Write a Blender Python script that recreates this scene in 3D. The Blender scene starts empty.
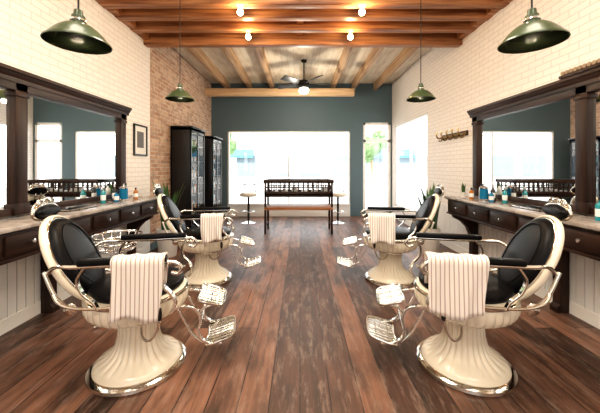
import bpy, bmesh, math, random
from mathutils import Vector, Matrix
random.seed(7)
S=bpy.context.scene
C=S.collection
S.view_settings.view_transform='Standard'
try: S.view_settings.look='Medium High Contrast'
except Exception: pass
S.view_settings.exposure=0.0

# ---------------------------------------------------------------- materials
def mat(name,col,rough=.5,metal=0,emit=None,es=0,spec=None,alpha=None,trans=None,coat=None):
    m=bpy.data.materials.new(name); m.use_nodes=True
    b=m.node_tree.nodes['Principled BSDF']
    b.inputs['Base Color'].default_value=(*col,1)
    b.inputs['Roughness'].default_value=rough
    b.inputs['Metallic'].default_value=metal
    if emit: b.inputs['Emission Color'].default_value=(*emit,1); b.inputs['Emission Strength'].default_value=es
    if spec is not None: b.inputs['Specular IOR Level'].default_value=spec
    if trans: b.inputs['Transmission Weight'].default_value=trans
    if coat: b.inputs['Coat Weight'].default_value=coat; b.inputs['Coat Roughness'].default_value=.08
    return m
def N(m,t,**k):
    n=m.node_tree.nodes.new(t)
    for a,v in k.items(): setattr(n,a,v)
    return n
def L(m,a,b): m.node_tree.links.new(a,b)
def bs(m): return m.node_tree.nodes['Principled BSDF']
def coords(m,order,scale=(1,1,1)):
    tc=N(m,'ShaderNodeTexCoord'); sp=N(m,'ShaderNodeSeparateXYZ'); cb=N(m,'ShaderNodeCombineXYZ')
    L(m,tc.outputs['Object'],sp.inputs[0])
    for i,o in enumerate(order):
        mt=N(m,'ShaderNodeMath',operation='MULTIPLY'); mt.inputs[1].default_value=scale[i]
        L(m,sp.outputs['XYZ'.index(o)],mt.inputs[0]); L(m,mt.outputs[0],cb.inputs[i])
    return cb.outputs[0]
def ramp(m,src,stops):
    r=N(m,'ShaderNodeValToRGB'); L(m,src,r.inputs[0])
    els=r.color_ramp.elements
    while len(els)<len(stops): els.new(.5)
    for e,(p,c) in zip(els,stops): e.position=p; e.color=(*c,1)
    return r.outputs[0]
def mixc(m,f,a,b,mode='MIX'):
    x=N(m,'ShaderNodeMix',data_type='RGBA',blend_type=mode)
    if isinstance(f,float): x.inputs[0].default_value=f
    else: L(m,f,x.inputs[0])
    for i,v in ((6,a),(7,b)):
        if isinstance(v,tuple): x.inputs[i].default_value=(*v,1)
        else: L(m,v,x.inputs[i])
    return x.outputs[2]
def brickmat(name,order,c1,c2,mor,w=.215,h=.072,ms=.008,rough=.55,bump=.5,mottle=None):
    m=mat(name,c1,rough); v=coords(m,order)
    b=N(m,'ShaderNodeTexBrick'); L(m,v,b.inputs['Vector'])
    b.inputs['Color1'].default_value=(*c1,1); b.inputs['Color2'].default_value=(*c2,1); b.inputs['Mortar'].default_value=(*mor,1)
    b.inputs['Scale'].default_value=1; b.inputs['Brick Width'].default_value=w; b.inputs['Row Height'].default_value=h
    b.inputs['Mortar Size'].default_value=ms; b.inputs['Mortar Smooth'].default_value=.3
    nz=N(m,'ShaderNodeTexNoise'); nz.inputs['Scale'].default_value=9; L(m,v,nz.inputs['Vector'])
    col=b.outputs['Color']
    if mottle: col=mixc(m,ramp(m,nz.outputs[0],[(.48,(0,0,0)),(.68,(.8,.8,.8))]),col,mottle)
    L(m,col,bs(m).inputs['Base Color'])
    bp=N(m,'ShaderNodeBump'); bp.inputs['Strength'].default_value=bump; bp.inputs['Distance'].default_value=.01
    sub=N(m,'ShaderNodeMath',operation='MULTIPLY_ADD'); L(m,b.outputs['Fac'],sub.inputs[0]); sub.inputs[1].default_value=-1
    L(m,nz.outputs[0],sub.inputs[2]); L(m,sub.outputs[0],bp.inputs['Height']); L(m,bp.outputs[0],bs(m).inputs['Normal'])
    return m
def woodmat(name,order,dark,light,scale=(1.2,22,22),rough=.5,coat=None,bump=.12,spec=.5):
    m=mat(name,light,rough,coat=coat,spec=spec); v=coords(m,order,scale)
    nz=N(m,'ShaderNodeTexNoise'); nz.inputs['Scale'].default_value=1.0; nz.inputs['Detail'].default_value=5; L(m,v,nz.inputs['Vector'])
    L(m,ramp(m,nz.outputs[0],[(.35,dark),(.65,light)]),bs(m).inputs['Base Color'])
    bp=N(m,'ShaderNodeBump'); bp.inputs['Strength'].default_value=bump; bp.inputs['Distance'].default_value=.005
    L(m,nz.outputs[0],bp.inputs['Height']); L(m,bp.outputs[0],bs(m).inputs['Normal'])
    return m
def plankmat(name,order,c1,c2,dark,w,h,rough,ms=.004,gs=.6,blotch=None,spec=.5):
    m=mat(name,c1,rough,spec=spec); v=coords(m,order)
    b=N(m,'ShaderNodeTexBrick'); L(m,v,b.inputs['Vector'])
    b.offset=.37; b.offset_frequency=2
    b.inputs['Color1'].default_value=(*c1,1); b.inputs['Color2'].default_value=(*c2,1); b.inputs['Mortar'].default_value=(*dark,1)
    b.inputs['Scale'].default_value=1; b.inputs['Brick Width'].default_value=w; b.inputs['Row Height'].default_value=h
    b.inputs['Mortar Size'].default_value=ms; b.inputs['Bias'].default_value=0
    v2=coords(m,order,(1.6,34,1))
    nz=N(m,'ShaderNodeTexNoise'); nz.inputs['Scale'].default_value=1; nz.inputs['Detail'].default_value=6; nz.inputs['Distortion'].default_value=.6
    L(m,v2,nz.inputs['Vector'])
    g=ramp(m,nz.outputs[0],[(.3,(.30,.26,.25)),(.7,(1.3,1.25,1.2))])
    col=mixc(m,gs,b.outputs['Color'],g,'MULTIPLY')
    nz2=N(m,'ShaderNodeTexNoise'); nz2.inputs['Scale'].default_value=1; nz2.inputs['Detail'].default_value=5
    L(m,coords(m,order,(2.2,7,1)),nz2.inputs['Vector'])
    col=mixc(m,ramp(m,nz2.outputs[0],[(.45,(0,0,0)),(.7,(.75,.75,.75))]),col,dark)
    if blotch:
        nz3=N(m,'ShaderNodeTexNoise'); nz3.inputs['Scale'].default_value=1; nz3.inputs['Detail'].default_value=7; nz3.inputs['Roughness'].default_value=.75
        L(m,coords(m,order,(3.6,17,1)),nz3.inputs['Vector'])
        col=mixc(m,ramp(m,nz3.outputs[0],[(.50,(0,0,0)),(.70,(.65,.65,.65))]),col,blotch)
    L(m,col,bs(m).inputs['Base Color'])
    rr=N(m,'ShaderNodeMapRange'); L(m,nz.outputs[0],rr.inputs[0]); rr.inputs[3].default_value=rough-.1; rr.inputs[4].default_value=rough+.14
    L(m,rr.outputs[0],bs(m).inputs['Roughness'])
    bp=N(m,'ShaderNodeBump'); bp.inputs['Strength'].default_value=.35; bp.inputs['Distance'].default_value=.006
    sub=N(m,'ShaderNodeMath',operation='MULTIPLY_ADD'); L(m,b.outputs['Fac'],sub.inputs[0]); sub.inputs[1].default_value=-1.5
    L(m,nz.outputs[0],sub.inputs[2]); L(m,sub.outputs[0],bp.inputs['Height']); L(m,bp.outputs[0],bs(m).inputs['Normal'])
    return m

M={}
M['wbrick']=brickmat('white_painted_brick','YZX',(.86,.81,.75),(.83,.78,.72),(.68,.63,.58),ms=.006,bump=.4)
M['rbrick']=brickmat('exposed_brick','YZX',(.40,.21,.125),(.66,.46,.32),(.58,.50,.41),ms=.010,rough=.85,bump=.8,mottle=(.38,.27,.20))
M['floor']=plankmat('floor_planks','YXZ',(.058,.027,.018),(.30,.155,.100),(.012,.008,.006),2.7,.19,.42,blotch=(.30,.215,.17))
M['ceil']=plankmat('ceiling_planks','YXZ',(.78,.68,.52),(.84,.76,.62),(.58,.46,.32),3,.14,.7,gs=.15)
M['beam']=woodmat('beam_wood','XYZ',(.19,.068,.026),(.52,.24,.10))
M['joist']=woodmat('joist_wood','YXZ',(.34,.20,.11),(.56,.37,.21))
M['tie']=woodmat('tie_wood','XYZ',(.56,.38,.21),(.76,.56,.35))
M['dwood']=woodmat('dark_walnut','YXZ',(.014,.007,.005),(.045,.021,.013),rough=.42,spec=.3)
M['dwoodz']=woodmat('dark_walnut_upright','ZXY',(.014,.007,.005),(.045,.021,.013),rough=.42,spec=.3)
M['slate']=mat('slate_paint',(.095,.145,.165),.6)
M['white']=mat('white_trim',(.80,.78,.74),.45)
M['bead']=mat('beadboard_paint',(.78,.78,.76),.5)
M['marble']=mat('counter_marble',(.6,.56,.52),.2)
mm=M['marble']; nz=N(mm,'ShaderNodeTexNoise'); nz.inputs['Scale'].default_value=5; nz.inputs['Detail'].default_value=8; nz.inputs['Distortion'].default_value=1.5
L(mm,coords(mm,'XYZ'),nz.inputs['Vector']); L(mm,ramp(mm,nz.outputs[0],[(.35,(.26,.22,.195)),(.6,(.44,.39,.35))]),bs(mm).inputs['Base Color'])
M['mirror']=mat('mirror_silver',(.93,.95,.95),.0,1)
M['chrome']=mat('warm_chrome',(.74,.71,.65),.13,1)
M['steel']=mat('chrome',(.82,.82,.82),.12,1)
M['cream']=mat('cream_porcelain',(.78,.71,.58),.22,coat=.4)
M['leather']=mat('black_leather',(.005,.005,.006),.34,spec=.14)
ml=M['leather']; v=N(ml,'ShaderNodeTexVoronoi'); v.inputs['Scale'].default_value=160; bp=N(ml,'ShaderNodeBump'); bp.inputs['Strength'].default_value=.06; bp.inputs['Distance'].default_value=.002
L(ml,v.outputs[0],bp.inputs['Height']); L(ml,bp.outputs[0],bs(ml).inputs['Normal'])
M['black']=mat('black_lacquer',(.010,.010,.011),.3)
M['iron']=mat('black_iron',(.015,.015,.015),.5,.3)
M['green']=mat('enamel_green',(.050,.078,.034),.3,coat=.3)
M['enamel']=mat('enamel_white',(.90,.84,.70),.35)
M['bulb']=mat('bulb_glow',(1,.9,.7),.4,emit=(1,.80,.52),es=40)
M['globe']=mat('fan_globe',(1,.95,.9),.4,emit=(1,.9,.75),es=3)
M['pot']=mat('white_ceramic',(.78,.76,.72),.3)
M['leaf']=mat('leaf_green',(.05,.12,.035),.5)
M['tleaf']=mat('tree_leaf',(.14,.26,.10),.6)
M['soil']=mat('soil',(.03,.02,.012),.9)
M['blue']=mat('blue_liquid',(.01,.22,.42),.08,trans=.3)
M['teal']=mat('teal_bottle',(.02,.25,.28),.15)
M['amber']=mat('amber_bottle',(.40,.14,.02),.15)
M['bwhite']=mat('white_bottle',(.8,.8,.78),.3)
M['stool']=mat('stool_vinyl',(.72,.66,.55),.4)
M['tile']=mat('concrete',(.62,.61,.59),.9)
M['facade']=mat('facade_stucco',(.84,.82,.79),.8)
M['fwin']=mat('facade_glass',(.17,.22,.25),.2)
M['awn']=mat('awning_blue',(.08,.26,.42),.8)
M['art']=mat('art_print',(.75,.72,.66),.6)
t=M['towel']=mat('striped_towel',(.8,.8,.78),.9)
tc=coords(t,'XYZ',(38,1,1)); sp=N(t,'ShaderNodeSeparateXYZ'); L(t,tc,sp.inputs[0])
fr=N(t,'ShaderNodeMath',operation='FRACT'); L(t,sp.outputs[0],fr.inputs[0])
TW=(.82,.77,.71); TS=(.46,.34,.30)
L(t,ramp(t,fr.outputs[0],[(.0,TW),(.68,TW),(.75,TS),(.92,TS),(1,TW)]),bs(t).inputs['Base Color'])
nz=N(t,'ShaderNodeTexNoise'); nz.inputs['Scale'].default_value=250; bp=N(t,'ShaderNodeBump'); bp.inputs['Strength'].default_value=.4; bp.inputs['Distance'].default_value=.003
L(t,nz.outputs[0],bp.inputs['Height']); L(t,bp.outputs[0],bs(t).inputs['Normal'])
g=bpy.data.materials.new('window_glass'); g.use_nodes=True; g.node_tree.nodes.clear()
o=N(g,'ShaderNodeOutputMaterial'); a=N(g,'ShaderNodeBsdfTransparent'); b=N(g,'ShaderNodeBsdfGlossy'); b.inputs['Roughness'].default_value=.0
x=N(g,'ShaderNodeMixShader'); x.inputs[0].default_value=.06; L(g,a.outputs[0],x.inputs[1]); L(g,b.outputs[0],x.inputs[2]); L(g,x.outputs[0],o.inputs[0])
M['glass']=g

# ---------------------------------------------------------------- mesh helpers
def finish(name,me,mt,parent=None,loc=(0,0,0),rot=(0,0,0),smooth=True,ang=35):
    o=bpy.data.objects.new(name,me); C.objects.link(o)
    if mt:
        for q in (mt if isinstance(mt,list) else [mt]): me.materials.append(q)
    if smooth:
        me.shade_smooth(); me.set_sharp_from_angle(angle=math.radians(ang))
    o.location=loc; o.rotation_euler=rot
    if parent: o.parent=parent
    return o
def empty(name,loc=(0,0,0),rz=0):
    e=bpy.data.objects.new(name,None); C.objects.link(e); e.location=loc; e.rotation_euler=(0,0,rz); e.empty_display_size=.1
    return e
def boxes(name,lst,mt,parent=None,bevel=0,loc=(0,0,0),rot=(0,0,0)):
    bm=bmesh.new()
    for (x0,x1,y0,y1,z0,z1) in lst:
        vs=[bm.verts.new(p) for p in ((x0,y0,z0),(x1,y0,z0),(x1,y1,z0),(x0,y1,z0),(x0,y0,z1),(x1,y0,z1),(x1,y1,z1),(x0,y1,z1))]
        for f in ((3,2,1,0),(4,5,6,7),(0,1,5,4),(1,2,6,5),(2,3,7,6),(3,0,4,7)): bm.faces.new([vs[i] for i in f])
    if bevel: bmesh.ops.bevel(bm,geom=bm.edges[:],offset=bevel,segments=2,affect='EDGES',profile=.5)
    bmesh.ops.recalc_face_normals(bm,faces=bm.faces[:])
    me=bpy.data.meshes.new(name); bm.to_mesh(me); bm.free()
    return finish(name,me,mt,parent,loc,rot,smooth=bool(bevel))
def lathe(name,prof,mt,parent=None,loc=(0,0,0),rot=(0,0,0),seg=48,flute=0,fn=0,sx=1,sy=1,frange=None):
    vs=[];fs=[]
    for (r,z) in prof:
        for i in range(seg):
            a=2*math.pi*i/seg; k=1
            if flute and (frange is None or frange[0]<=z<=frange[1]): k=1-flute*(.5-abs(math.cos(fn*a/2))**.6)
            vs.append((r*k*math.cos(a)*sx,r*k*math.sin(a)*sy,z))
    for j in range(len(prof)-1):
        for i in range(seg):
            i2=(i+1)%seg
            fs.append((j*seg+i,j*seg+i2,(j+1)*seg+i2,(j+1)*seg+i))
    if prof[0][0]>.0005: fs.append(tuple(range(seg))[::-1])
    if prof[-1][0]>.0005: n=(len(prof)-1)*seg; fs.append(tuple(range(n,n+seg)))
    me=bpy.data.meshes.new(name); me.from_pydata(vs,[],fs)
    bm=bmesh.new(); bm.from_mesh(me); bmesh.ops.remove_doubles(bm,verts=bm.verts[:],dist=.00005); bmesh.ops.recalc_face_normals(bm,faces=bm.faces[:]); bm.to_mesh(me); bm.free()
    return finish(name,me,mt,parent,loc,rot,ang=40)
def cr(pts,n=8,closed=False):
    P=[Vector(p) for p in pts]; out=[]
    m=len(P)
    rng=range(m if closed else m-1)
    for i in rng:
        if closed: p0,p1,p2,p3=P[(i-1)%m],P[i],P[(i+1)%m],P[(i+2)%m]
        else: p0,p1,p2,p3=P[max(i-1,0)],P[i],P[i+1],P[min(i+2,m-1)]
        for k in range(n):
            t=k/n
            out.append(.5*((2*p1)+(p2-p0)*t+(2*p0-5*p1+4*p2-p3)*t*t+(3*p1-p0-3*p2+p3)*t**3))
    if not closed: out.append(P[-1])
    return out
def tubes(name,paths,mt,parent=None,loc=(0,0,0),rot=(0,0,0),seg=10):
    vs=[];fs=[]
    for path in paths:
        pts,r=path[0],path[1]; sm=path[2] if len(path)>2 else True; cl=path[3] if len(path)>3 else False
        pts=cr(pts,8,cl) if sm else [Vector(p) for p in pts]
        n=len(pts); base=len(vs); up=None
        for i,p in enumerate(pts):
            if cl: t=pts[(i+1)%n]-pts[i-1]
            else: t=pts[min(i+1,n-1)]-pts[max(i-1,0)]
            t.normalize()
            if up is None: up=t.orthogonal().normalized()
            up=(up-t*up.dot(t)); 
            if up.length<1e-5: up=t.orthogonal()
            up.normalize(); s=t.cross(up)
            rr=r(i/(n-1)) if callable(r) else r
            for k in range(seg):
                a=2*math.pi*k/seg; vs.append(tuple(p+up*rr*math.cos(a)+s*rr*math.sin(a)))
        for i in range(n if cl else n-1):
            j=(i+1)%n
            for k in range(seg):
                k2=(k+1)%seg; fs.append((base+i*seg+k,base+i*seg+k2,base+j*seg+k2,base+j*seg+k))
        if not cl:
            fs.append(tuple(base+k for k in range(seg))[::-1]); fs.append(tuple(base+(n-1)*seg+k for k in range(seg)))
    me=bpy.data.meshes.new(name); me.from_pydata(vs,[],fs)
    return finish(name,me,mt,parent,loc,rot,ang=60)
def strap(name,paths,mt,parent=None):
    vs=[];fs=[]
    for pts,y,wy,th in paths:
        P=cr([(p[0],0,p[1]) for p in pts],8); n=len(P); b=len(vs)
        for i,p in enumerate(P):
            t=(P[min(i+1,n-1)]-P[max(i-1,0)]).normalized(); nn=Vector((-t.z,0,t.x))*th/2
            for (q,yy) in ((nn,-wy/2),(nn*1.0,wy/2),(-nn,wy/2),(-nn,-wy/2)):
                vs.append((p.x+q.x,y+yy,p.z+q.z))
        for i in range(n-1):
            for k in range(4):
                k2=(k+1)%4; fs.append((b+i*4+k,b+i*4+k2,b+(i+1)*4+k2,b+(i+1)*4+k))
        fs.append((b,b+1,b+2,b+3)); e_=b+(n-1)*4; fs.append((e_+3,e_+2,e_+1,e_))
    bm=bmesh.new(); me=bpy.data.meshes.new(name); me.from_pydata(vs,[],fs)
    bm.from_mesh(me); bmesh.ops.recalc_face_normals(bm,faces=bm.faces[:]); bm.to_mesh(me); bm.free()
    o=finish(name,me,mt,parent,ang=40)
    m=o.modifiers.new('b','BEVEL'); m.width=.003; m.segments=2; m.limit_method='ANGLE'
    return o
def prism(name,poly,axis,t0,t1,mt,parent=None,loc=(0,0,0)):
    bm=bmesh.new()
    f=lambda p,t:(p[0],t,p[1]) if axis=='Y' else ((t,p[0],p[1]) if axis=='X' else (p[0],p[1],t))
    a=[bm.verts.new(f(p,t0)) for p in poly]; b=[bm.verts.new(f(p,t1)) for p in poly]
    bm.faces.new(a); bm.faces.new(b[::-1]); n=len(poly)
    for i in range(n): bm.faces.new((a[i],b[i],b[(i+1)%n],a[(i+1)%n]))
    bmesh.ops.recalc_face_normals(bm,faces=bm.faces[:])
    me=bpy.data.meshes.new(name); bm.to_mesh(me); bm.free()
    return finish(name,me,mt,parent,loc,ang=30)
def point(name,loc,e,col=(1,.8,.55),r=.03,parent=None):
    l=bpy.data.lights.new(name,'POINT'); l.energy=e; l.color=col; l.shadow_soft_size=r
    o=bpy.data.objects.new(name,l); C.objects.link(o); o.location=loc
    if parent: o.parent=parent
    return o

# ---------------------------------------------------------------- room shell
XL,XR,YB,ZC,YN=-2.6,2.7,8.8,3.9,-3.0
boxes('floor',[(XL-.1,XR+.1,YN,YB+.12,-.1,0)],M['floor'])
boxes('ceiling',[(XL-.1,XR+.1,YN,YB+.12,ZC,ZC+.1)],M['ceil'])
boxes('wall_left',[(XL-.1,XL,YN,5.2,0,ZC)],M['wbrick'])
boxes('wall_left_brick',[(XL-.1,XL,5.2,YB,0,ZC)],M['rbrick'])
wy0,wy1,wz0,wz1=6.35,8.5,.35,2.62
boxes('wall_right',[(XR,XR+.1,YN,wy0,0,ZC),(XR,XR+.1,wy1,YB,0,ZC),(XR,XR+.1,wy0,wy1,0,wz0),(XR,XR+.1,wy0,wy1,wz1,ZC)],M['wbrick'])
boxes('wall_front',[(XL,-1.5,YN-.1,YN,0,ZC),(1.6,XR,YN-.1,YN,0,ZC),(-1.5,1.6,YN-.1,YN,0,1.1),(-1.5,1.6,YN-.1,YN,3.0,ZC)],mat('cream_wall_paint',(.66,.59,.52),.6))
a0,a1,d0,d1=-2.12,1.47,1.85,2.66
boxes('wall_back',[(XL,a0,YB,YB+.12,0,ZC),(a1,d0,YB,YB+.12,0,ZC),(d1,XR,YB,YB+.12,0,ZC),(a0,a1,YB,YB+.12,2.5,ZC),(d0,d1,YB,YB+.12,2.75,ZC)],M['slate'])
boxes('wall_back_sill',[(a0,a1,YB,YB+.12,0,.33)],M['bead'])
def frame(name,x0,x1,z0,z1,y,w,mt,mull=()):
    e=empty(name,((x0+x1)/2,y,z0)); cx=(x0+x1)/2
    L_=[(x0-cx,x0-cx+w,-.04,.04,0,z1-z0),(x1-cx-w,x1-cx,-.04,.04,0,z1-z0),(x0-cx,x1-cx,-.04,.04,0,w),(x0-cx,x1-cx,-.04,.04,z1-z0-w,z1-z0)]
    for m_ in mull: L_.append((m_-cx-w/2,m_-cx+w/2,-.03,.03,0,z1-z0))
    boxes('sash',L_,mt,e)
    boxes('pane',[(x0-cx+w/2,x1-cx-w/2,-.003,.003,w/2,z1-z0-w/2)],M['glass'],e)
    return e
frame('window_1',a0,a1,.33,2.5,YB+.05,.04,M['white'],(-.33,))
e=frame('door_1',d0,d1,.0,2.75,YB+.05,.07,M['white'])
boxes('transom',[(-(d1-d0)/2,(d1-d0)/2,-.04,.04,2.18,2.25),(-(d1-d0)/2,(d1-d0)/2,-.04,.04,.0,.2)],M['white'],e)
tubes('pull',[([(-.27,-.05,.95),(-.27,-.09,.97),(-.27,-.09,1.22),(-.27,-.05,1.24)],.012)],M['steel'],e)
e=empty('window_2',(XR+.05,(wy0+wy1)/2,wz0)); hh=(wy1-wy0)/2
boxes('sash',[(-.04,.04,-hh,-hh+.05,0,wz1-wz0),(-.04,.04,hh-.05,hh,0,wz1-wz0),(-.04,.04,-hh,hh,0,.05),(-.04,.04,-hh,hh,wz1-wz0-.05,wz1-wz0),(-.03,.03,-.02,.02,0,wz1-wz0)],M['white'],e)
boxes('pane',[(-.003,.003,-hh+.02,hh-.02,.02,wz1-wz0-.02)],M['glass'],e)
boxes('trim_1',[(a0,a1,YB-.03,YB+.0,.33,.37)],M['white'])
def bead(name,x0,x1,y0,y1):
    l=[]; y=y0
    while y<y1-.01:
        l.append((x0,x1,y,min(y+.082,y1),.1,.76)); y+=.09
    return boxes(name,l,M['bead'])
bead('trim_2',XL+.001,XL+.018,-.5,5.15); bead('trim_3',XR-.018,XR-.001,-.5,6.3)
boxes('baseboard_left',[(XL,XL+.028,-.5,5.15,0,.12)],M['white'])
boxes('baseboard_right',[(XR-.028,XR,-.5,YB,0,.12)],M['white'])
boxes('baseboard_left_brick',[(XL,XL+.02,5.2,YB,0,.12)],M['slate'])
boxes('baseboard_back',[(XL,a1,YB-.02,YB,0,.12)],M['white'])
for i,y in enumerate((3.86,4.2,4.58,4.98)):
    boxes('ceiling_beam',[(XL,XR,y,y+.13,3.55 if i!=3 else 3.48,ZC)],M['beam'],bevel=.008)
boxes('ceiling_ledger_left',[(XL,XL+.1,3.2,5.0,3.56,3.72)],M['beam'],bevel=.006)
boxes('ceiling_ledger_right',[(XR-.1,XR,3.2,5.0,3.56,3.72)],M['beam'],bevel=.006)
boxes('ceiling_center_beam',[(-.05,.05,3.0,5.0,3.62,3.88)],M['beam'],bevel=.006)
for x in (-2.1,-1.45,-.80,.95,1.55,2.2):
    boxes('ceiling_joist',[(x-.05,x+.05,5.12,YB,3.70,ZC)],M['joist'],bevel=.005)
boxes('tie_beam',[(XL,a1+.02,8.2,8.36,3.4,3.6)],M['tie'],bevel=.008)
for (x,y,z) in ((-.78,3.92,3.46),(.81,3.92,3.46),(-.8,4.645,3.45),(.78,4.645,3.45)):
    e=empty('spot_lamp',(x,y,z))
    lathe('can',[(.0,3.552-z),(.05,3.552-z),(.05,3.54-z),(.034,3.535-z),(.036,.04),(.03,.035),(.03,.05),(0,.05)],M['tie'],e,seg=24)
    lathe('lamp',[(0,-.03),(.025,-.022),(.04,.0),(.038,.025),(.02,.045),(0,.05)],M['bulb'],e,seg=20)
    point('glow',(0,-.10,-.03),13,(1,.68,.36),.03,e)

# ---------------------------------------------------------------- mirrors + counters
def station(side,XW,posts,name_m,name_c):
    s=1 if side=='L' else -1
    def bx(x0,x1): return (min(x0,x1),max(x0,x1))
    y0,y1=posts[0]-.08,posts[-1]+.08
    ym=(y0+y1)/2
    e=empty(name_m,(XW,ym,1.0))
    W=lambda d0_,d1_:bx(s*d0_,s*d1_)
    boxes('mirror_glass',[(*W(.03,.036),y0-ym+.05,y1-ym-.05,.08,1.2)],M['mirror'],e)
    boxes('backing',[(*W(0.002,.03),y0-ym,y1-ym,.02,1.28)],M['dwood'],e)
    boxes('post',[(*W(.03,.08),p-ym-.06,p-ym+.06,.02,1.22) for p in posts]+[(*W(.03,.09),p-ym-.075,p-ym+.075,.02,.12) for p in posts]+[(*W(.03,.09),p-ym-.07,p-ym+.07,1.08,1.12) for p in posts],M['dwoodz'],e,bevel=.006)
    boxes('rail',[(*W(.03,.06),y0-ym,y1-ym,.02,.08),(*W(.03,.08),y0-ym,y1-ym,1.13,1.25)],M['dwood'],e,bevel=.006)
    prism('cornice',[(s*.0,1.2),(s*.09,1.2),(s*.095,1.235),(s*.11,1.25),(s*.12,1.275),(s*.135,1.28),(s*.135,1.31),(0,1.31)],'Y',y0-ym-.03,y1-ym+.03,M['dwood'],e)
    cy0,cy1=.7,4.62 if side=='L' else 4.66
    cm=(cy0+cy1)/2; e=empty(name_c,(XW,cm,0)); D=.46
    boxes('top',[(*W(.002,D),cy0-cm,cy1-cm,.965,1.0)],M['marble'],e,bevel=.006)
    boxes('splash',[(*W(.002,.02),cy0-cm,cy1-cm,1.0,1.018)],M['marble'],e)
    boxes('case',[(*W(.03,D-.04),cy0-cm+.03,cy1-cm-.03,.755,.965)],M['dwood'],e,bevel=.004)
    boxes('moulding',[(*W(.03,D-.025),cy0-cm+.02,cy1-cm-.02,.735,.757),(*W(.03,D-.02),cy0-cm+.02,cy1-cm-.02,.95,.965)],M['dwood'],e,bevel=.003)
    fr=[];kn=[]
    y=cy0+.08
    while y+.44<cy1:
        fr.append((*W(D-.045,D-.022),y-cm,y+.42-cm,.785,.93)); kn.append(y+.21-cm); y+=.475
    boxes('drawer_fronts',fr,M['dwood'],e,bevel=.006)
    for k in kn: lathe('knob',[(0,0),(.008,0),(.008,.012),(.018,.02),(.016,.03),(0,.034)],M['steel'],e,(s*(D-.022),k,.858),(0,s*math.pi/2,0),seg=16)
    poly=[(0.03,0),(.15,0),(.15,.05),(.12,.08),(.115,.30),(.13,.42),(.18,.54),(.27,.63),(.37,.68),(.39,.735),(0.03,.735)]
    for p in (1.2,3.02,cy1-.12):
        prism('bracket_leg',[(s*a_,b_) for a_,b_ in poly],'Y',p-cm-.045,p-cm+.045,M['dwoodz'],e)
station('L',XL,(1.15,2.72,4.29),'wall_mirror','barber_counter')
station('R',XR,(1.2,2.80,4.5),'wall_mirror','barber_counter')

# ---------------------------------------------------------------- barber chair
def oval_disc(name,a,b,prof,mt,parent,loc,rot,seg=56):
    vs=[];fs=[]
    for (k,x) in prof:
        for i in range(seg):
            t=2*math.pi*i/seg; vs.append((x,(a-k)*math.cos(t),(b-k)*math.sin(t)))
    n=len(prof)
    for j in range(n-1):
        for i in range(seg):
            i2=(i+1)%seg; fs.append((j*seg+i,j*seg+i2,(j+1)*seg+i2,(j+1)*seg+i))
    fs.append(tuple(range(seg))); fs.append(tuple(range((n-1)*seg,n*seg))[::-1])
    me=bpy.data.meshes.new(name); me.from_pydata(vs,[],fs)
    bm=bmesh.new(); bm.from_mesh(me); bmesh.ops.recalc_face_normals(bm,faces=bm.faces[:]); bm.to_mesh(me); bm.free()
    return finish(name,me,mt,parent,loc,rot,ang=50)
def grille(name,w,d,mt,parent,loc,rot):
    hw,hd=w/2,d/2
    out=[Vector(p) for p in cr([(-hd,-hw,0),(-hd,0,0),(-hd,hw,0),(0,hw+.012,0),(hd,hw*.9,0),(hd+.015,0,0),(hd,-hw*.9,0),(0,-hw-.012,0)],4,True)]
    prism(name,[(p.x*.97,p.y*.97) for p in out],'Z',-.010,-.002,mt,parent,loc).rotation_euler=rot
    p=[([tuple(q) for q in out],.009,False,True)]
    n=8
    for i in range(1,n):
        y=-hw+w*i/n; p.append(([(-hd,y,0),(hd,y,0)],.005,False))
    for i in range(1,4):
        x=-hd+d*i/4; p.append(([(x,-hw,0),(x,hw,0)],.005,False))
    return tubes(name+'_lattice',p,mt,parent,loc,rot,seg=6)
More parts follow.
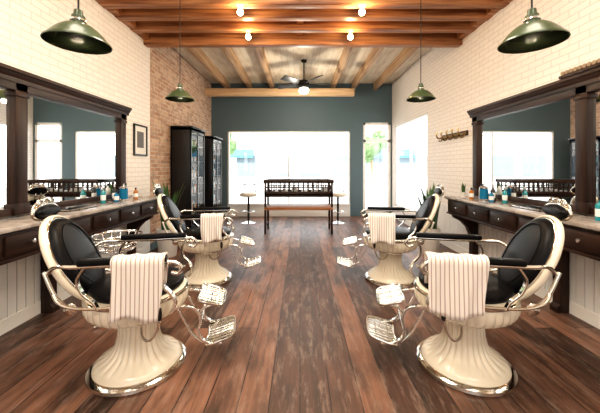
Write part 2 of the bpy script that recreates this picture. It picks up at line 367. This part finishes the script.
def barber_chair(loc,rz,tside):
    e=empty('barber_chair',loc,rz); ch,cr_,le=M['chrome'],M['cream'],M['leather']
    lathe('base_ring',[(.0,.0),(.318,0),(.326,.012),(.322,.03),(.305,.042),(.29,.046),(.28,.046)],ch,e,seg=72)
    lathe('pedestal',[(.29,.044),(.285,.062),(.265,.082),(.215,.105),(.175,.135),(.148,.18),(.134,.24),(.130,.30),(.134,.34),(.155,.375),(.18,.39),(.18,.40)],cr_,e,seg=192,flute=.09,fn=24,frange=(.09,.36))
    lathe('collar',[(.15,.38),(.20,.383),(.205,.392),(.20,.402),(.15,.405)],ch,e)
    lathe('seat_skirt',[(.14,.395),(.22,.40),(.28,.415),(.315,.44),(.332,.475),(.336,.515),(.334,.55),(.325,.57),(.30,.58)],cr_,e,seg=216,flute=.035,fn=36,frange=(.41,.53))
    lathe('skirt_band',[(.333,.543),(.343,.548),(.343,.562),(.333,.568)],ch,e,seg=72)
    lathe('seat_cushion',[(.0,.57),(.29,.57),(.305,.585),(.31,.605),(.305,.625),(.28,.64),(.2,.65),(0,.655)],le,e,seg=56)
    tilt=math.radians(-27); bc=(-.42,0,.81)
    R=Matrix.Rotation(tilt,3,'Y')
    def B(x,y,z): return tuple(Vector(bc)+R@Vector((x,y,z)))
    A_,B_=.262,.335
    oval_disc('back_shell',A_,B_,[(.10,-.035),(.05,-.032),(.015,-.022),(0,-.008),(0,.010),(.010,.020),(.03,.020)],cr_,e,bc,(0,tilt,0))
    oval_disc('back_trim',A_,B_,[(.022,.016),(.02,.025),(.027,.030),(.036,.028),(.04,.016)],ch,e,bc,(0,tilt,0))
    oval_disc('back_cushion',A_,B_,[(.036,.016),(.042,.040),(.055,.055),(.09,.065),(.16,.07),(.22,.072)],le,e,bc,(0,tilt,0))
    tubes('back_piping',[([B(.067,(A_-.1)*math.cos(k*math.pi/8),(B_-.1)*math.sin(k*math.pi/8)) for k in range(16)],.004,True,True)],le,e,seg=6)
    oval_disc('back_panel_rear',A_-.06,B_-.06,[(.0,-.033),(.01,-.045),(.05,-.053),(.1,-.055)],le,e,bc,(0,tilt,0))
    tubes('headrest_post',[([B(-.03,-.035,.20),B(-.045,-.035,.32),B(-.02,-.03,.37)],.008),([B(-.03,.035,.20),B(-.045,.035,.32),B(-.02,.03,.37)],.008)],ch,e)
    hp=B(-.01,0,.375)
    oval_disc('headrest_pad',.125,.045,[(.02,-.02),(.006,-.014),(0,0),(.0,.02),(.012,.035),(.03,.04)],le,e,hp,(0,tilt*.4,0))
    def sc(cy,cz,r,s): return [(hp[0],cy+s*r*(1-k/14)*math.cos(k*.75),cz+r*(1-k/14)*math.sin(k*.75)) for k in range(12)]
    tubes('headrest_frame',[([(hp[0],.135*math.cos(k*math.pi/8),hp[2]+.052*math.sin(k*math.pi/8)) for k in range(16)],.011,True,True),
        (sc(.06,hp[2]+.06,.03,1),.008),(sc(-.06,hp[2]+.06,.03,-1),.008),
        ([(hp[0],-.04,hp[2]+.05),(hp[0],-.025,hp[2]+.08),(hp[0],0,hp[2]+.09),(hp[0],.025,hp[2]+.08),(hp[0],.04,hp[2]+.05)],.009),
        ([(hp[0],-.12,hp[2]+.02),(hp[0]-.015,-.06,hp[2]+.055),(hp[0]-.015,.06,hp[2]+.055),(hp[0],.12,hp[2]+.02)],.016)],ch,e)
    st=[]
    for s in (-1,1):
        y=s*.335
        boxes('arm_pad',[(-.24,.27,y-.033,y+.033,.845,.885)],le,e,bevel=.014)
        tubes('arm_frame',[
            ([(-.44,s*.262,.79),(-.37,s*.31,.84),(-.26,y,.840),(0,y,.838),(.2,y,.84),(.31,y,.838),(.355,y,.80),(.335,y,.765),(.295,y,.775)],.013),
            ([(-.42,s*.262,.68),(-.36,s*.31,.62),(-.24,y,.585),(-.05,y,.575),(.15,y,.585),(.27,y,.60)],.010),
            ([(-.3,s*.262,.52),(-.34,s*.272,.58),(-.40,s*.275,.66),(-.46,s*.268,.80)],.012)],ch,e)
        st+=[([(.28,.835),(.24,.77),(.245,.69),(.295,.63),(.32,.57),(.295,.51)],y*.98,.04,.016),
             ([(-.2,.84),(-.245,.76),(-.22,.68),(-.16,.62),(-.13,.565)],y*.985,.034,.013)]
        lathe('hinge_rosette',[(0,0),(.034,0),(.038,.008),(.026,.018),(.01,.022),(0,.024)],ch,e,(-.31,s*.27,.56),(-s*math.pi/2,0,0),seg=24)
        yr=s*.15
        st+=[([(.27,.46),(.35,.465),(.42,.44),(.45,.37),(.435,.29),(.455,.225),(.52,.19),(.60,.18)],yr,.028,.018),
             ([(.30,.45),(.35,.35),(.40,.26),(.46,.20)],yr,.020,.012),
             ([(.44,.41),(.48,.445),(.53,.46)],yr,.022,.012)]
    strap('cast_straps',st,ch,e)
    tubes('footrest_bars',[([(.437,-.15,.29),(.437,.15,.29)],.010,False),([(.59,-.15,.178),(.59,.15,.178)],.009,False)],ch,e)
    grille('calf_plate',.30,.17,ch,e,(.52,0,.475),(0,math.radians(18),0))
    grille('foot_plate',.30,.19,ch,e,(.585,0,.20),(0,math.radians(-14),0))
    ls=tside
    tubes('pump_lever',[([(.05,ls*.12,.36),(.1,ls*.26,.34),(.17,ls*.36,.36),(.22,ls*.38,.43),(.235,ls*.38,.50)],.009)],ch,e)
    lathe('lever_grip',[(0,0),(.012,.004),(.015,.04),(.011,.075),(0,.08)],M['black'],e,(.236,ls*.38,.49),seg=16)
    return e
def towel(e,s,name='striped_towel',w=(-.09,.27),drop=.42,seed=0):
    y=s*.335; vs=[];fs=[]; nu=36
    pr=[]
    top=.892
    for k in range(13): t=k/12; pr.append((.050+.014*(1-t),top-.02-drop*(1-t),1-t))
    for k in range(1,6): a=math.pi*k/6; pr.append((.046*math.cos(a),top-.02+.022*math.sin(a)**.7,0))
    for k in range(8): t=k/7; pr.append((-.046-.008*t,top-.02-.19*t,t*.6))
    for i in range(nu+1):
        u=i/nu
        for (dy,z,wv) in pr:
            x=w[0]+(w[1]-w[0])*u+ wv*.018*math.sin(z*9+seed)+wv*.04*(.5-u)
            off=wv*(.013*math.sin(u*9+seed+z*3)+.006*math.sin(u*21+z*9+seed))
            zz=z+ (wv*.020*math.sin(u*5+seed) if dy>0 else 0)
            vs.append((x,y+s*(dy+max(off,-.008)+(.006 if dy>0 else -.0)),zz+.003*math.sin(u*20+seed)*(1-wv)))
    n=len(pr)
    for i in range(nu):
        for j in range(n-1): fs.append((i*n+j,(i+1)*n+j,(i+1)*n+j+1,i*n+j+1))
    me=bpy.data.meshes.new(name); me.from_pydata(vs,[],fs)
    o=finish(name,me,M['towel'],None,e.location,e.rotation_euler,ang=80)
    m=o.modifiers.new('th','SOLIDIFY'); m.thickness=.008; m.offset=0
    return o
r6=math.radians(11)
c1=barber_chair((-1.18,2.2,0),r6,-1); towel(c1,-1,w=(-.04,.265),drop=.36,seed=0)
c2=barber_chair((1.20,2.2,0),math.pi-r6,1); towel(c2,1,w=(-.02,.33),drop=.335,seed=2)
c3=barber_chair((-1.21,3.88,0),r6*.7,-1); towel(c3,-1,w=(-.0,.26),drop=.29,seed=4)
c4=barber_chair((1.17,3.88,0),math.pi-r6*.8,1); towel(c4,1,w=(-.0,.31),drop=.32,seed=5)

# ---------------------------------------------------------------- pendants
def pendant(x,y,z,e_=16):
    e=empty('pendant_lamp',(x,y,z)); R=.168; k=R/.2
    P=lambda l:[(a_*k if a_>.04 else a_,b_*k) for a_,b_ in l]
    lathe('shade',P([(.0,.235),(.022,.235),(.026,.20),(.034,.195),(.036,.145),(.06,.135),(.09,.122),(.125,.095),(.158,.06),(.18,.03),(.2,.012),(.202,.002),(.196,0)]),M['green'],e,seg=64)
    lathe('shade_liner',P([(.196,0.0),(.176,.024),(.153,.053),(.12,.087),(.085,.112),(.03,.125),(0,.127)]),M['enamel'],e,seg=64)
    lathe('bulb',[(0,.105),(.014,.10),(.016,.075),(.028,.05),(.032,.03),(.023,.01),(0,.002)],M['bulb'],e,seg=24)
    tubes('cord',[([(0,0,.19),(0,0,ZC-z-.02)],.005,False)],M['iron'],e,seg=8)
    lathe('canopy',[(0,ZC-z),(.055,ZC-z),(.05,ZC-z-.02),(.01,ZC-z-.035),(0,ZC-z-.035)],M['iron'],e,seg=24)
    lathe('socket_ring',[(.037,.13),(.042,.132),(.042,.142),(.037,.144)],M['steel'],e,seg=32)
    point('light',(0,0,-.01),e_,(1,.83,.6),.03,e)
pendant(-1.30,1.76,2.17); pendant(1.36,1.76,2.175)
pendant(-1.48,3.7,2.28); pendant(1.49,3.7,2.28)

# ---------------------------------------------------------------- ceiling fan
e=empty('ceiling_fan',(.09,6.9,3.33))
tubes('downrod',[([(0,0,.1),(0,0,ZC-3.33-.01)],.016,False)],M['iron'],e)
lathe('motor',[(0,.14),(.04,.13),(.10,.10),(.13,.06),(.13,.0),(.10,-.04),(.06,-.06),(0,-.06)],M['iron'],e)
lathe('globe',[(0,-.20),(.06,-.19),(.11,-.155),(.12,-.11),(.10,-.07),(.05,-.055),(0,-.055)],M['globe'],e)
lathe('canopy',[(0,ZC-3.33),(.07,ZC-3.33),(.06,ZC-3.37),(0,ZC-3.39)],M['iron'],e)
for k in range(5):
    a=k*2*math.pi/5+.2
    o=boxes('blade',[(.12,.22,-.02,.02,-.004,.006),(.19,.68,-.08,.08,-.002,.010)],M['iron'],e,bevel=.003,loc=(0,0,.03)); o.rotation_euler=(math.radians(22),0,a)
point('fan_light',(0,0,-.30),70,(1,.90,.75),.08,e)

# ---------------------------------------------------------------- centre display table
e=empty('display_table',(-.03,6.75,0)); w,d=.74,.30
legs=[]
for sx in (-1,1):
    for sy in (-1,1):
        xa,xb=(w-.045,w) if sx>0 else (-w,-w+.045); ya,yb=(d-.045,d) if sy>0 else (-d,-d+.045)
        legs.append((xa,xb,ya,yb,0,1.12))
boxes('legs',legs,M['dwoodz'],e,bevel=.004)
boxes('frame',[(-w-.02,w+.02,-d-.02,-d+.05,1.1,1.17),(-w-.02,w+.02,d-.05,d+.02,1.1,1.17),(-w-.02,-w+.05,-d,d,1.1,1.17),(w-.05,w+.02,-d,d,1.1,1.17),
   (-w,w,-d,-d+.03,.80,.92),(-w,w,d-.03,d,.80,.92),(-w,-w+.03,-d,d,.80,.92),(w-.03,w,-d,d,.80,.92)],M['dwood'],e,bevel=.004)
sl=[]
n=14
for i in range(1,n): 
    x=-w+2*w*i/n; sl.append((x-.013,x+.013,-d+.005,-d+.022,.92,1.1)); sl.append((x-.013,x+.013,d-.022,d-.005,.92,1.1))
boxes('spindles',sl,M['dwoodz'],e)
boxes('mid_rail',[(-w,w,-d+.002,-d+.025,.995,1.02),(-w,w,d-.025,d-.002,.995,1.02)],M['dwoodz'],e)
boxes('glass_top',[(-w+.04,w-.04,-d+.04,d-.04,1.135,1.145)],M['glass'],e)
boxes('shelf',[(-w,w,-d,d,.84,.87)],M['dwood'],e,bevel=.004)
boxes('lower_shelf',[(-w,w,-d-.01,d+.01,.52,.58)],M['beam'],e,bevel=.006)
boxes('stretcher',[(-w,-w+.03,-d,d,.15,.19),(w-.03,w,-d,d,.15,.19)],M['dwood'],e)
boxes('display_goods',[(-.6+.22*i,-.6+.22*i+.14,-.12,.05,.87,.92+.03*(i%3)) for i in range(6)],M['bwhite'],e,bevel=.006)

for x in (-1.33,.98):
    e=empty('window_stool',(x,7.75,0))
    lathe('base',[(0,0),(.2,0),(.2,.015),(.06,.04),(.03,.06),(0,.06)],M['steel'],e)
    lathe('column',[(0,.05),(.028,.05),(.028,.70),(0,.70)],M['iron'],e,seg=20)
    tubes('foot_ring',[([(.15*math.cos(k*math.pi/4),.15*math.sin(k*math.pi/4),.3) for k in range(8)],.01,True,True),([(-.15,0,.3),(.15,0,.3)],.008,False)],M['steel'],e)
    lathe('seat',[(0,.68),(.19,.69),(.22,.71),(.22,.75),(.19,.78),(0,.79)],M['stool'],e)
    tubes('backrest',[([(-.16,.1,.72),(-.17,.14,.9),(-.15,.16,.98),(0,.2,1.0),(.15,.16,.98),(.17,.14,.9),(.16,.1,.72)],.012)],M['iron'],e)

# ---------------------------------------------------------------- cabinets
def cabinet(y0,y1,Z=2.24):
    ym=(y0+y1)/2; e=empty('display_cabinet',(XL+.025,ym,0)); D=.40; h=(y1-y0)/2
    boxes('carcass',[(0,D,-h,-h+.03,0,Z),(0,D,h-.03,h,0,Z),(0,.02,-h,h,0,Z),(0,D,-h,h,0,.12),(0,D,-h,h,Z-.05,Z),(0,D+.03,-h-.02,h+.02,Z,Z+.03)],M['black'],e,bevel=.003)
    boxes('shelves',[(.02,D-.03,-h+.03,h-.03,z,z+.02) for z in (.5,.85,1.2,1.55,1.88)],M['black'],e)
    boxes('door_stiles',[(D-.02,D,-h,-h+.06,.1,Z),(D-.02,D,h-.06,h,.1,Z),(D-.02,D,-.03,.03,.1,Z),(D-.02,D,-h,h,Z-.1,Z),(D-.02,D,-h,h,.1,.2)],M['black'],e)
    boxes('door_glass',[(D-.012,D-.008,-h+.05,h-.05,.18,Z-.08)],M['glass'],e)
    for mi,key in enumerate(('bwhite','amber','teal')):
        bx=[]
        for z in (.52,.87,1.22,1.57,1.90):
            y=-h+.07+.06*mi
            while y<h-.09:
                hh=random.uniform(.08,.2); bx.append((D-.2,D-.15,y,y+.04,z,z+hh)); y+=.2
        boxes('products',bx,M[key],e,bevel=.006)
cabinet(5.98,6.85); cabinet(7.5,8.35,2.2)

e=empty('framed_picture',(XL,4.87,1.88))
boxes('frame',[(0.001,.025,-.2,-.175,-.25,.25),(0.001,.025,.175,.2,-.25,.25),(0.001,.025,-.2,.2,-.25,-.225),(0.001,.025,-.2,.2,.225,.25)],M['black'],e)
boxes('print',[(.002,.01,-.18,.18,-.23,.23)],M['art'],e)
boxes('image',[(.01,.012,-.10,.10,-.12,.14)],mat('photo_ink',(.12,.11,.10),.5),e)
e=empty('hat_rack',(XR,5.25,2.0))
pp=[([(-.03,-.42,0),(-.03,.42,0)],.018,False)]
for i in range(5):
    y=-.38+.19*i; pp.append(([(-.01,y,.0),(-.1,y,-.02),(-.14,y,.04),(-.13,y,.09)],.014)); pp.append(([(-.01,y,0),(-.06,y,-.07),(-.1,y,-.06)],.011))
tubes('hooks',pp,mat('brass',(.45,.33,.18),.25,1),e)
boxes('plate',[(-.02,-.001,-.44,.44,-.04,.04)],M['dwood'],e)
e=empty('ribbed_cigar_mold',(XR-.08,2.62,2.312))
boxes('slab',[(-.07,.07,-.34,.34,0,.03)],M['dwood'],e,bevel=.004)
tubes('ribs',[([(-.06,-.32+.045*i,.05),(.06,-.32+.045*i,.05)],.02,False) for i in range(15)],mat('worn_wood',(.30,.22,.14),.6),e)
# ---------------------------------------------------------------- bottles and counter goods
def bottle(x,y,z,h,r,m_,cap='steel',name='tonic_bottle'):
    e=empty(name,(x,y,z))
    lathe('body',[(0,0),(r,0),(r*1.02,.01),(r,h*.6),(r*.85,h*.68),(r*.35,h*.76),(r*.33,h*.86),(0,h*.86)],M[m_],e,seg=24)
    lathe('cap',[(0,h*.84),(r*.42,h*.84),(r*.42,h),(0,h)],M[cap],e,seg=20)
    lathe('label',[(r*1.03,h*.18),(r*1.04,h*.2),(r*1.04,h*.48),(r*1.03,h*.5)],M['bwhite'],e,seg=24)
def jar(x,y,z):
    e=empty('disinfectant_jar',(x,y,z))
    lathe('jar',[(0,0),(.05,0),(.052,.02),(.05,.15),(.04,.16),(0,.16)],M['blue'],e,seg=28)
    lathe('lid',[(.03,.155),(.054,.158),(.054,.175),(.03,.19),(.012,.195),(.012,.22),(0,.225)],M['steel'],e,seg=28)
    lathe('foot',[(.045,0),(.056,0),(.056,.012),(.05,.018)],M['steel'],e,seg=28)
for s,X in ((1,XL),(-1,XR)):
    zz=1.001
    jar(X+s*.22,4.05,zz)
    bottle(X+s*.16,3.72,zz,.2,.028,'teal'); bottle(X+s*.3,4.2,zz,.16,.03,'amber','black'); bottle(X+s*.16,4.2,zz,.22,.03,'bwhite','black')
    bottle(X+s*.17,3.93,zz,.22,.026,'black'); bottle(X+s*.25,3.84,zz,.15,.03,'blue','black')
    if s<0: jar(X+s*.2,2.35,zz); bottle(X+s*.2,2.5,zz,.2,.03,'teal','black')
    e=empty('tool_tray',(X+s*.2,3.2,zz))
    boxes('tray',[(-.1,.1,-.2,.2,0,.006),(-.1,.1,-.2,-.194,0,.02),(-.1,.1,.194,.2,0,.02),(-.1,-.094,-.2,.2,0,.02),(.094,.1,-.2,.2,0,.02)],M['steel'],e)
    boxes('combs',[(-.06,-.03,-.15,.05,.007,.013),(.0,.035,-.1,.12,.007,.03)],M['black'],e,bevel=.002)
def plant(x,y,z,potr,poth,lh,n,name='potted_snake_plant'):
    e=empty(name,(x,y,z))
    lathe('pot',[(0,0),(potr*.75,0),(potr*.8,.01),(potr,poth*.95),(potr*1.04,poth),(potr*.93,poth),(potr*.9,poth*.9),(0,poth*.9)],M['pot'],e,seg=40)
    lathe('soil',[(0,poth*.9),(potr*.9,poth*.905),(0,poth*.92)],M['soil'],e,seg=24)
    vs=[];fs=[]
    for i in range(n):
        a=random.uniform(0,6.28); r0=random.uniform(0,potr*.6); h=lh*random.uniform(.6,1); lean=random.uniform(.05,.3)*h; w=random.uniform(.25,.4)*potr
        b=len(vs); K=7
        for k in range(K+1):
            t=k/K; r=r0+lean*t*t; ww=w*(1-t**2.5)*(.6+.8*t if t<.4 else .92)
            cx,cy=r*math.cos(a),r*math.sin(a); px,py=-math.sin(a),math.cos(a)
            for q in (-1,0,1): vs.append((cx+px*ww*q-math.cos(a)*(.2*ww if q==0 else 0),cy+py*ww*q-math.sin(a)*(.2*ww if q==0 else 0),poth*.9+h*t))
        for k in range(K):
            for q in (0,1): fs.append((b+k*3+q,b+k*3+q+1,b+k*3+q+4,b+k*3+q+3))
    me=bpy.data.meshes.new('leaves'); me.from_pydata(vs,[],fs); finish('leaves',me,M['leaf'],e)
plant(-2.16,4.9,0,.17,.45,.85,22); plant(2.16,4.98,0,.16,.45,.80,26)
plant(XR-.3,4.42,1.001,.045,.08,.16,14,'succulent_pot')
e=empty('wire_basket_stand',(-1.74,2.85,0))
pb=[]
for z,r in ((.80,.21),(.74,.19),(.67,.15)): pb.append(([(r*math.cos(k*math.pi/6),r*math.sin(k*math.pi/6),z) for k in range(12)],.006 if z<.80 else .011,True,True))
for k in range(16):
    a=k*math.pi/8; pb.append(([(.21*math.cos(a),.21*math.sin(a),.80),(.15*math.cos(a),.15*math.sin(a),.67),(0,0,.655)],.004,False))
pb.append(([(0,0,.66),(0,0,.05)],.014,False))
for k in range(3):
    a=k*2.094; pb.append(([(0,0,.1),(.1*math.cos(a),.1*math.sin(a),.06),(.2*math.cos(a),.2*math.sin(a),.012)],.012))
tubes('wire',pb,M['steel'],e,seg=6)

# ---------------------------------------------------------------- outside
boxes('sidewalk',[(-14,16,YB+.13,12.5,-.16,-.02),(XR+.2,6.4,-3,YB+.13,-.16,-.02)],M['tile'])
boxes('street',[(-30,30,12.5,22,-.3,-.2)],mat('asphalt',(.42,.42,.42),.9))
boxes('far_sidewalk',[(-30,30,22,28,-.3,-.08)],M['tile'])
e=empty('street_building',(0,28.5,-.08))
boxes('facade',[(-22,22,0,.4,0,4.6),(-22,22,-.15,.4,4.6,4.9),(-22,22,-.08,0,3.2,3.35)],M['facade'],e)
boxes('shop_windows',[(x,x+2.2,-.03,0,.6,2.6) for x in range(-21,20,3)],M['fwin'],e)
for x in (-7,5.2,8.2): prism('awning',[(0,3.2),(-.4,2.6),(-.4,2.4),(0,2.7)],'X',x,x+2.6,M['awn'],e)
def tree(x,y,h):
    e=empty('street_tree',(x,y,-.07))
    tubes('trunk',[([(0,0,.0),(0,0,.3),(.05,0,h*.35),(0,.05,h*.6)],.10)],M['joist'],e)
    bm=bmesh.new()
    for k in range(14):
        c=Vector((random.uniform(-.9,.9),random.uniform(-.9,.9),h*.75+random.uniform(-.9,.9)))
        r=bmesh.ops.create_icosphere(bm,subdivisions=3,radius=random.uniform(.35,.7),matrix=Matrix.Translation(c))
        for v_ in r['verts']: v_.co+=Vector([random.uniform(-.1,.1) for _ in range(3)])
    me=bpy.data.meshes.new('crown'); bm.to_mesh(me); bm.free(); finish('crown',me,M['tleaf'],e,smooth=False)
tree(5.6,23.6,4.4); tree(-6.4,23.6,4.6)
boxes('neighbour_wall',[(6.5,6.8,2,8.9,-.02,3.4)],M['facade'])

# ---------------------------------------------------------------- light
w=bpy.data.worlds.new('sky'); S.world=w; w.use_nodes=True
bg=w.node_tree.nodes['Background']; bg.inputs[0].default_value=(.94,.97,1,1); bg.inputs[1].default_value=3.3
sl=bpy.data.lights.new('sun','SUN'); sl.energy=10; sl.angle=.02; sl.color=(1,.96,.9)
so=bpy.data.objects.new('sun',sl); C.objects.link(so); so.rotation_euler=(math.radians(40),0,math.radians(-25))
for (x,y,p) in ((-1.2,-.6,45),(1.2,-.6,45),(0,2.6,80),(-1.3,1.6,26),(1.4,1.6,26)):  # added overhead fill lights that brighten the interior, not fixtures of the shop
    al=bpy.data.lights.new('ceiling_fill','AREA'); al.energy=p; al.size=1.0; al.color=(1,.89,.75)
    ao=bpy.data.objects.new('ceiling_fill',al); C.objects.link(ao); ao.location=(x,y,3.86)

cam=bpy.data.cameras.new('camera'); cam.lens=18; cam.sensor_width=36; cam.shift_y=-.066; cam.clip_start=.05
co=bpy.data.objects.new('camera',cam); C.objects.link(co); co.location=(0,0,1.45); co.rotation_euler=(math.pi/2,0,0)
S.camera=co
